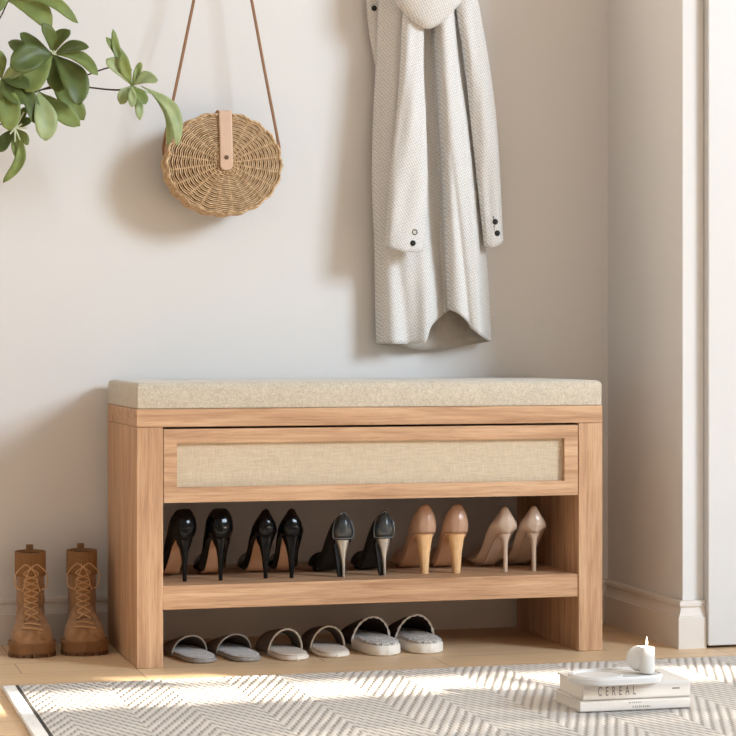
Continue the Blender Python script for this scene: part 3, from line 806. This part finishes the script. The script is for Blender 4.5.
# lapel flap on the far left with a button
def lapel(a, b):
    v = -60 + 124 * b
    u = ip(v, [-60, 0, 30, 64], [384, 366.5, 369, 375.5]) * (1 - a) + ip(v, [-60, 0, 64], [408, 386, 379]) * a
    return cp_(u, v, .402 - .004 * math.sin(PI * a) - .006 * a)
lp = MB().grid(lapel, 10, 24).build('lapel', coat_m, coat, solid=.003, off=0)
# sleeves
def sleeve(rows, le, re, cuff_l, cuff_r, yc, hd, slant):
    rs = []; v0, v1 = rows[0], rows[-1]
    for i in range(60):
        b = i / 59; ring = []
        for k in range(40):
            t = 2 * PI * k / 40
            fx = .5 + .5 * math.cos(t)
            vend = cuff_l * (1 - fx) + cuff_r * fx + 2.5 * math.sin(t) * 1
            v = v0 + (vend - v0) * b
            vv = min(v, v1)
            lx, rx = ip(vv, rows, le), ip(vv, rows, re)
            u = lx * (1 - fx) + rx * fx
            fold = .0022 * math.sin(3 * t + v * .03) + .0015 * math.sin(5 * t - v * .05)
            y = ip(vv, rows, yc) - (hd + fold) * math.sin(t) * sst(0, .02, b + .02)
            ring.append(cp_(u, v, y))
        rs.append(ring)
    return MB().rings(rs, False)
sl_rows = [-40, 10, 25, 60, 120, 180, 248]
s1 = sleeve(sl_rows, [412, 404, 402.5, 401, 396.5, 390.5, 386], [430, 425, 423.5, 423, 425.5, 427, 422], 246.5, 251.5, [.345, .322, .318, .312, .308, .306, .306], .020, 5).build('sleeve', coat_m, coat, ang=80, solid=.003, off=0)
sr_rows = [-40, 0, 25, 60, 120, 180, 245]
s2 = sleeve(sr_rows, [440, 455, 459, 465, 471, 477.5, 484.5], [456, 477, 482, 488, 496, 500, 503], 246.5, 242.5, [.35, .350, .350, .350, .350, .350, .350], .024, -5).build('sleeve', coat_m, coat, ang=80, solid=.003, off=0)
# cuffs: turned bands near the hem of each sleeve (stitch line) and a short vent
MB().tube([cp_(387.5 + i * 3.4, 248 + i * .38, .2855 + .014 * abs(i / 5 - 1) ** 3) for i in range(11)], .0012, 6).build('cuff_edge', coat_m, s1)
MB().tube([cp_(493.3, 216, .3262), cp_(494.0, 226, .3262), cp_(494.6, 240, .3262)], .0009, 6).build('cuff_vent', blackm, s2)
def button(px, py, y, m, par, r=.0066):
    c = cp_(px, py, y)
    mb = MB().lathe([(.0001, .0018), (r * .55, .0016), (r * .7, .0026), (r * .95, .0024), (r, .001), (r * .9, 0)], 20)
    mb.v = [(c.x + x, c.y - z, c.z + yy) for x, yy, z in mb.v]
    o = mb.build('button', m, par)
    if m is buttong_m:
        o.data.materials.append(button_m)
        for p in o.data.polygons:
            q = p.center; rr = math.hypot(q.x - c.x, q.z - c.z)
            if rr > r * .78 or rr < r * .2: p.material_index = 1
button(414.5, 232.2, .2890, buttong_m, s1); button(412.8, 243.2, .2880, button_m, s1)
button(495.2, 221.8, .3262, button_m, s2); button(497.2, 233.2, .3268, button_m, s2)
button(374, 8.3, .3935, button_m, lp, .0064)
# hood hanging forward over the collar
hb = MB(); rs = []
for i in range(40):
    th = PI * (i / 39); ring = []
    vz = -24 + 53 * -math.cos(th) if th > PI / 2 else -24 - 52 * math.cos(th)
    for k in range(48):
        t = 2 * PI * k / 48
        v = -23.5 - 52.5 * math.cos(th)
        hw_ = ip(v, [-76, -60, -30, 0, 10, 18, 25, 28, 29], [2, 24, 35, 33.5, 26.5, 19.5, 10, 4, .3])
        dp = .045 * max(.02, math.sin(th)) ** .7
        cx = ip(v, [-76, 0, 29], [428, 428, 428.5])
        y = .338 - .038 * sst(.1, .6, th / PI) - dp * math.sin(t) - .004 * math.sin(2 * t + v * .05) * math.sin(th)
        ring.append(cp_(cx + hw_ * math.cos(t), v, y))
    rs.append(ring)
hb.rings(rs).build('hood', coat_m, coat, ang=80)
peg(428, -80, .36, 'wooden wall peg that holds the hooded off-white coat')

# ------------------------------------------------------------------ books, tray, candle
book_m = mat('book_cover', srgb(216, 209, 201), .55, .3); page_m = mat('book_pages', srgb(232, 224, 212), .8)
ink = mat('grey_ink', srgb(110, 104, 98), .7)
def text_part(body_, size, sx, loc_, parent, name, sp_=1.0):
    cu = bpy.data.curves.new(name, 'FONT'); cu.body = body_; cu.size = size; cu.extrude = .0001; cu.space_character = sp_
    o = bpy.data.objects.new('tmp', cu); COL.objects.link(o); bpy.context.view_layer.update()
    dg = bpy.context.evaluated_depsgraph_get(); me = bpy.data.meshes.new_from_object(o.evaluated_get(dg))
    bpy.data.objects.remove(o)
    me.transform(Matrix.Diagonal((sx, 1, 1, 1))); me.transform(Matrix.Rotation(PI / 2, 4, 'X')); me.transform(Matrix.Translation(loc_))
    me.materials.append(ink)
    t = bpy.data.objects.new(name, me); COL.objects.link(t); t.parent = parent; return t
bk = onz(580.5, 713.5, RZ)
def book(label, w_, dep, h, x, y, z, rz):
    b = thing('book', label, 'book', (x, y, z), rz)
    # cover: boards and rounded spine in one shell, spine towards -Y
    prof = [(dep, 0), (.006, 0)] + [(.006 - .006 * math.sin(a), h / 2 - h / 2 * math.cos(a)) for a in [PI * k / 12 for k in range(1, 12)]] + [(.006, h), (dep, h), (dep, h - .0025), (.008, h - .0025), (.008, .0025), (dep, .0025)]
    # flatten the spine
    prof = [(y_ if y_ >= .006 else .006 - .006 * min(1, ((.006 - y_) / .006) * 1.6) , z_) for y_, z_ in prof]
    MB().rings([[(xx, y_, z_) for y_, z_ in prof] for xx in (0, w_)]).build('cover', book_m, b, ang=30)
    MB().box(.003, w_ - .003, .0085, dep - .004, .0026, h - .0026).build('pages', page_m, b, smooth=False)
    return b
rzb = math.radians(-1.0)
H1, H2 = .0195, .0305
b1 = book('cream paperback book lying flat on the rug beneath the other book', .2055, .143, H1, bk.x, bk.y, RZ + .0006, rzb)
p2 = onz(584, 702.5, RZ + H1)
b2 = book('cream book with a large grey spine title lying on the other book', .2000, .138, H2, bk.x + .0065, bk.y + .002, RZ + .0006 + H1 + .0004, rzb)
text_part('CEREAL', .0225, .52, (.0260, -.0003, .0085), b2, 'spine_title', 2.05)
mk = MB()
for k in range(4): mk.box(.166 + k * .0036, .1688 + k * .0036, -.0006, .0001, .0155, .0180)
mk.build('spine_mark', ink, b2, smooth=False)
mk = MB()
mk.box(.0910, .0930, -.0006, .0001, .0135, .0155)
for k in range(5): mk.box(.0970 + k * .0034, .0980 + k * .0034, -.0006, .0001, .0140, .0158)
for k in range(9):
    mk.box(.0975 + k * .0037, .0998 + k * .0037, -.0006, .0001, .0060, .0066).box(.0975 + k * .0037 + .0008 * (k % 2), .0983 + k * .0037 + .0008 * (k % 2), -.0006, .0001, .0060, .0092)
mk.build('spine_lettering', ink, b1, smooth=False)
ceram = mat('white_ceramic', srgb(216, 214, 211), .35, .4); wax = mat('white_wax', srgb(220, 217, 213), .55, .3)
P(wax).inputs['Subsurface Weight'].default_value = .15; P(wax).inputs['Subsurface Radius'].default_value = (.01, .008, .006)
zt = RZ + .0006 + H1 + .0004 + H2 + .0004
tc = onz(615, 676.5, zt + .008)
tray = thing('serving_tray', 'white oval ceramic tray with a round well resting on the books', 'tray', (tc.x, tc.y, zt), math.radians(1))
def stad(hx, hy, n=48):
    return [((hx - hy) * (1 if math.cos(t) > 0 else -1) * min(1, abs(math.cos(t)) * 4) + hy * math.cos(t), hy * math.sin(t)) for t in [2 * PI * (k + .5) / n for k in range(n)]]
TX, TY = .086, .056
rs = [[(x, y, z) for x, y in stad(TX + d_, TY + d_)] for d_, z in ((-.006, 0), (-.001, .002), (0, .006), (0, .011), (-.0015, .0125), (-.005, .0125))]
tm = MB(); tm.rings(rs, True)
tm.build('tray_body', ceram, tray, ang=35)
# raised ring of the well, and the low lip around the plate
MB().tube([(-.034 + .043 * math.cos(t), .043 * math.sin(t), .0125) for t in [2 * PI * k / 48 for k in range(48)]], .003, 8, closed=True, flat=.8, up=(0, 0, 1)).build('well_ring', ceram, tray)
MB().tube([(x, y, .0125) for x, y in stad(TX - .004, TY - .004, 64)], .0026, 8, closed=True, up=(0, 0, 1)).build('lip', ceram, tray)
cpos = onz(648, 673, zt + .0155)
cand = thing('candle', 'white lit candle with a round lobe standing on the tray', 'candle', (cpos.x, cpos.y + .006, zt + .0157))
cb_ = MB().lathe([(.0132, 0), (.0138, .0015), (.0138, .0425), (.0128, .0455), (.0115, .0448), (.009, .0425), (.0001, .0418)], 36)
cbo = cb_.build('wax_pillar', wax, cand, ang=50)
bs = MB()
def sph(a, b):
    th = PI * a; ph = 2 * PI * b
    return (-.0070 + .0225 * math.sin(th) * math.cos(ph), .0185 + .0225 * math.sin(th) * math.sin(ph), .0225 + .0225 * math.cos(th))
bs.grid(sph, 24, 40, cv=True).build('round_lobe', wax, cand)
MB().tube([(0, 0, .041), (.0003, 0, .049)], .0008, 6).build('wick', rubber_m, cand)
fm = bpy.data.materials.new('flame'); fm.use_nodes = True
e_ = fm.node_tree.nodes['Principled BSDF']; e_.inputs['Emission Color'].default_value = (1, .86, .6, 1); e_.inputs['Emission Strength'].default_value = 2.2
e_.inputs['Base Color'].default_value = (1, .9, .7, 1)
MB().lathe([(.0002, .0465), (.0016, .049), (.0022, .052), (.0017, .056), (.0009, .060), (.0001, .0635)], 16).build('flame', fm, cand)

# ------------------------------------------------------------------ umbrella plant reaching in at the top left
leaf_m = mat('leaf_green', srgb(104, 130, 74), .42, .35)
def leafmat(name, a, b):
    m = mat(name, a, .42, .35)
    L(m, ramp(m, noise(m, coords(m), 30, 3), [(.3, a), (.7, b)]), P(m).inputs['Base Color'])
    P(m).inputs['Transmission Weight'].default_value = 0
    # thin leaves let some light through
    tr = N(m, 'ShaderNodeBsdfTranslucent'); tr.inputs['Color'].default_value = b
    mx = N(m, 'ShaderNodeMixShader'); mx.inputs[0].default_value = .25
    out = m.node_tree.nodes['Material Output']
    L(m, P(m).outputs[0], mx.inputs[1]); L(m, tr.outputs[0], mx.inputs[2]); L(m, mx.outputs[0], out.inputs[0])
    return m
lm_d = leafmat('leaf_dark', srgb(84, 98, 48), srgb(110, 124, 66)); lm_m = leafmat('leaf_mid', srgb(122, 138, 78), srgb(154, 168, 98)); lm_l = leafmat('leaf_light', srgb(152, 168, 116), srgb(186, 196, 142))
twig_m = mat('twig', srgb(66, 48, 36), .7); stalk_m = mat('leaf_stalk', srgb(200, 208, 176), .6)
pot_m = mat('stone_pot', srgb(214, 206, 196), .7); soil_m = mat('soil', srgb(60, 45, 35), .95)
YP = .17
px0 = Vector((-.66, YP, 0))
plant = thing('umbrella_plant', 'green leafy umbrella plant branch reaching in at the top left in front of the wall', 'plant', tuple(px0))
def pp_(u, v, y=YP): return at(u, v, y) - px0
def leaf(base, tip, wpx, m, y0=0, y1=0, sag=0.0, side=0.0, fold=.25):
    a = pp_(base[0], base[1], YP + y0); b = pp_(tip[0], tip[1], YP + y1)
    ax = b - a; ln = ax.length; t0 = ax.normalized()
    nrm = Vector((random.uniform(-.25, .25), -1, random.uniform(.05, .5))).normalized()
    sd = t0.cross(nrm).normalized(); nrm = sd.cross(t0).normalized()
    Wd = wpx / 2 / 468.0
    def f(i, j):
        s = i; c = a + ax * s + sd * side * ln * math.sin(PI * s) + nrm * sag * ln * math.sin(PI * s)
        ww = Wd * ip(s, [0, .08, .3, .58, .78, .92, .98, 1], [.06, .18, .68, 1.0, .92, .58, .27, .03])
        q = j * 2 - 1
        return c + sd * ww * q - nrm * (abs(q) * -fold * ww * 1) + nrm * .0012 * math.sin(9 * s + 3 * q)
    lf = MB().grid(f, 16, 7).build('leaf', m, plant, ang=80, solid=.0006, off=0)
    return lf
C1, C2, C3, C4, C5, C6 = (53, 54), (2, 79), (38, 91), (15, 128), (8, 1), (132, 86)
for base, tip, wpx, m, y0, y1, sag, sd in [
    (C1, (20, 33), 13, lm_d, 0, .0, .08, -.10), (C1, (8, 42), 16, lm_d, .0, .02, .05, -.12), (C1, (43, 23), 13, lm_d, 0, -.03, .05, .06),
    (C1, (70, 30), 14, lm_d, 0, -.03, .06, -.12), (C1, (89, 47), 12, lm_d, 0, -.04, .06, -.08), (C1, (98, 75), 14, lm_m, 0, -.05, .08, -.12),
    (C1, (80, 105), 27, lm_d, .0, -.03, .06, -.10), (C1, (10, 66), 27, lm_d, .0, -.03, .05, .05), (C1, (26, 92), 28, lm_m, .0, -.02, .05, .08), (C1, (58, 92), 24, lm_d, .02, 0, .04, 0),
    (C2, (10, 131), 22, lm_m, 0, -.03, .06, -.05), (C2, (36, 124), 17, lm_d, 0, -.02, .08, -.14), (C2, (-14, 118), 22, lm_m, 0, -.02, .05, 0), (C2, (22, 68), 12, lm_l, 0, -.02, .05, 0),
    (C2, (-8, 48), 18, lm_m, 0, 0, .05, 0), (C2, (30, 86), 16, lm_d, 0, -.03, .05, 0), (C2, (24, 104), 18, lm_d, 0, -.03, .05, .1),
    (C3, (46, 141), 23, lm_l, 0, -.02, .07, -.03), (C3, (80, 126), 18, lm_m, .02, 0, .06, .05), ((50, 76), (84, 120), 20, lm_m, .04, .03, .05, .02),
    (C4, (0, 152), 12, lm_d, .03, .02, .05, .05), (C4, (3, 183), 11, lm_m, .03, .02, .06, -.22), (C4, (22, 164), 8, lm_m, .03, .02, .08, .10), (C4, (28, 145), 9, lm_m, .03, .03, .05, -.05), (C4, (31, 119), 10, lm_d, .03, .03, .05, 0), (C4, (26, 107), 8, lm_d, .03, .03, .03, 0),
    (C5, (52, 26), 22, lm_m, 0, -.02, .07, -.12), (C5, (78, 23), 13, lm_m, 0, -.03, .10, -.16), (C5, (-12, 10), 18, lm_m, 0, 0, .05, 0), (C5, (24, -28), 18, lm_m, 0, 0, .05, 0), (C5, (54, -8), 20, lm_m, 0, 0, .05, -.1),
    (C6, (113, 29), 8, lm_m, -.02, -.03, .05, -.07), (C6, (106, 37), 10, lm_m, -.01, -.03, .05, .05), (C6, (106, 59), 16, lm_l, -.02, -.04, .06, .10), (C6, (122, 52), 11, lm_m, -.02, -.05, .05, -.05),
    (C6, (120, 104), 12, lm_l, -.02, -.03, .05, .08), (C6, (140, 120), 9, lm_l, -.02, -.03, .05, -.04), (C6, (146, 104), 14, lm_m, -.03, -.05, .05, .05), (C6, (158, 80), 13, lm_l, -.02, -.04, .06, -.18), (C6, (141, 62), 7, lm_m, -.02, -.02, .05, 0), (C6, (132, 107), 8, lm_l, -.04, -.06, .05, 0),
    ((141, 86), (178, 146), 14, lm_l, -.02, -.03, .10, -.17), ((150, 92), (168, 146), 11, lm_l, -.01, -.01, .08, -.16)]:
    leaf(base, tip, wpx, m, y0, y1, sag, sd)
for c, dirs in ((C1, [(50, 48), (56, 46), (62, 49), (66, 56)]), (C4, [(24, 112), (22, 124), (27, 128), (20, 140), (15, 142), (10, 134)]), (C6, [(136, 72), (150, 93)])):
    sb2 = MB()
    for q in dirs: sb2.tube([pp_(*c, YP - .004), pp_(*q, YP - .006)], .0018, 6)
    sb2.build('leaf_stalk', stalk_m, plant)
stems = [[(2, 79), (-20, 100), (-60, 140)], [(132, 86), (118, 90), (86, 87), (62, 84), (38, 91), (2, 104), (-30, 120), (-70, 150)], [(132, 70), (112, 67), (82, 77), (60, 86), (40, 90)],
         [(8, 1), (0, 18), (-16, 44), (-50, 110), (-70, 150)], [(53, 54), (40, 76), (20, 92), (-20, 118)], [(15, 128), (4, 124), (-20, 130), (-60, 150)]]
for s_ in stems:
    MB().tube(curve([pp_(*q, YP + .012) for q in s_], 30), .0016 if len(s_) < 8 else .0018, 6).build('stem', twig_m, plant)
trunk = curve([pp_(-66, 148), pp_(-78, 220, YP), Vector((.01, 0, .5)), Vector((0, 0, .24))], 24)
MB().tube(trunk, .008, 8).build('trunk', twig_m, plant)
MB().lathe([(.085, 0), (.098, .01), (.115, .20), (.118, .245), (.108, .25), (.104, .24), (.100, .236)], 36).build('pot', pot_m, plant)
MB().lathe([(.099, .22), (.099, .237)], 24).build('soil', soil_m, plant)
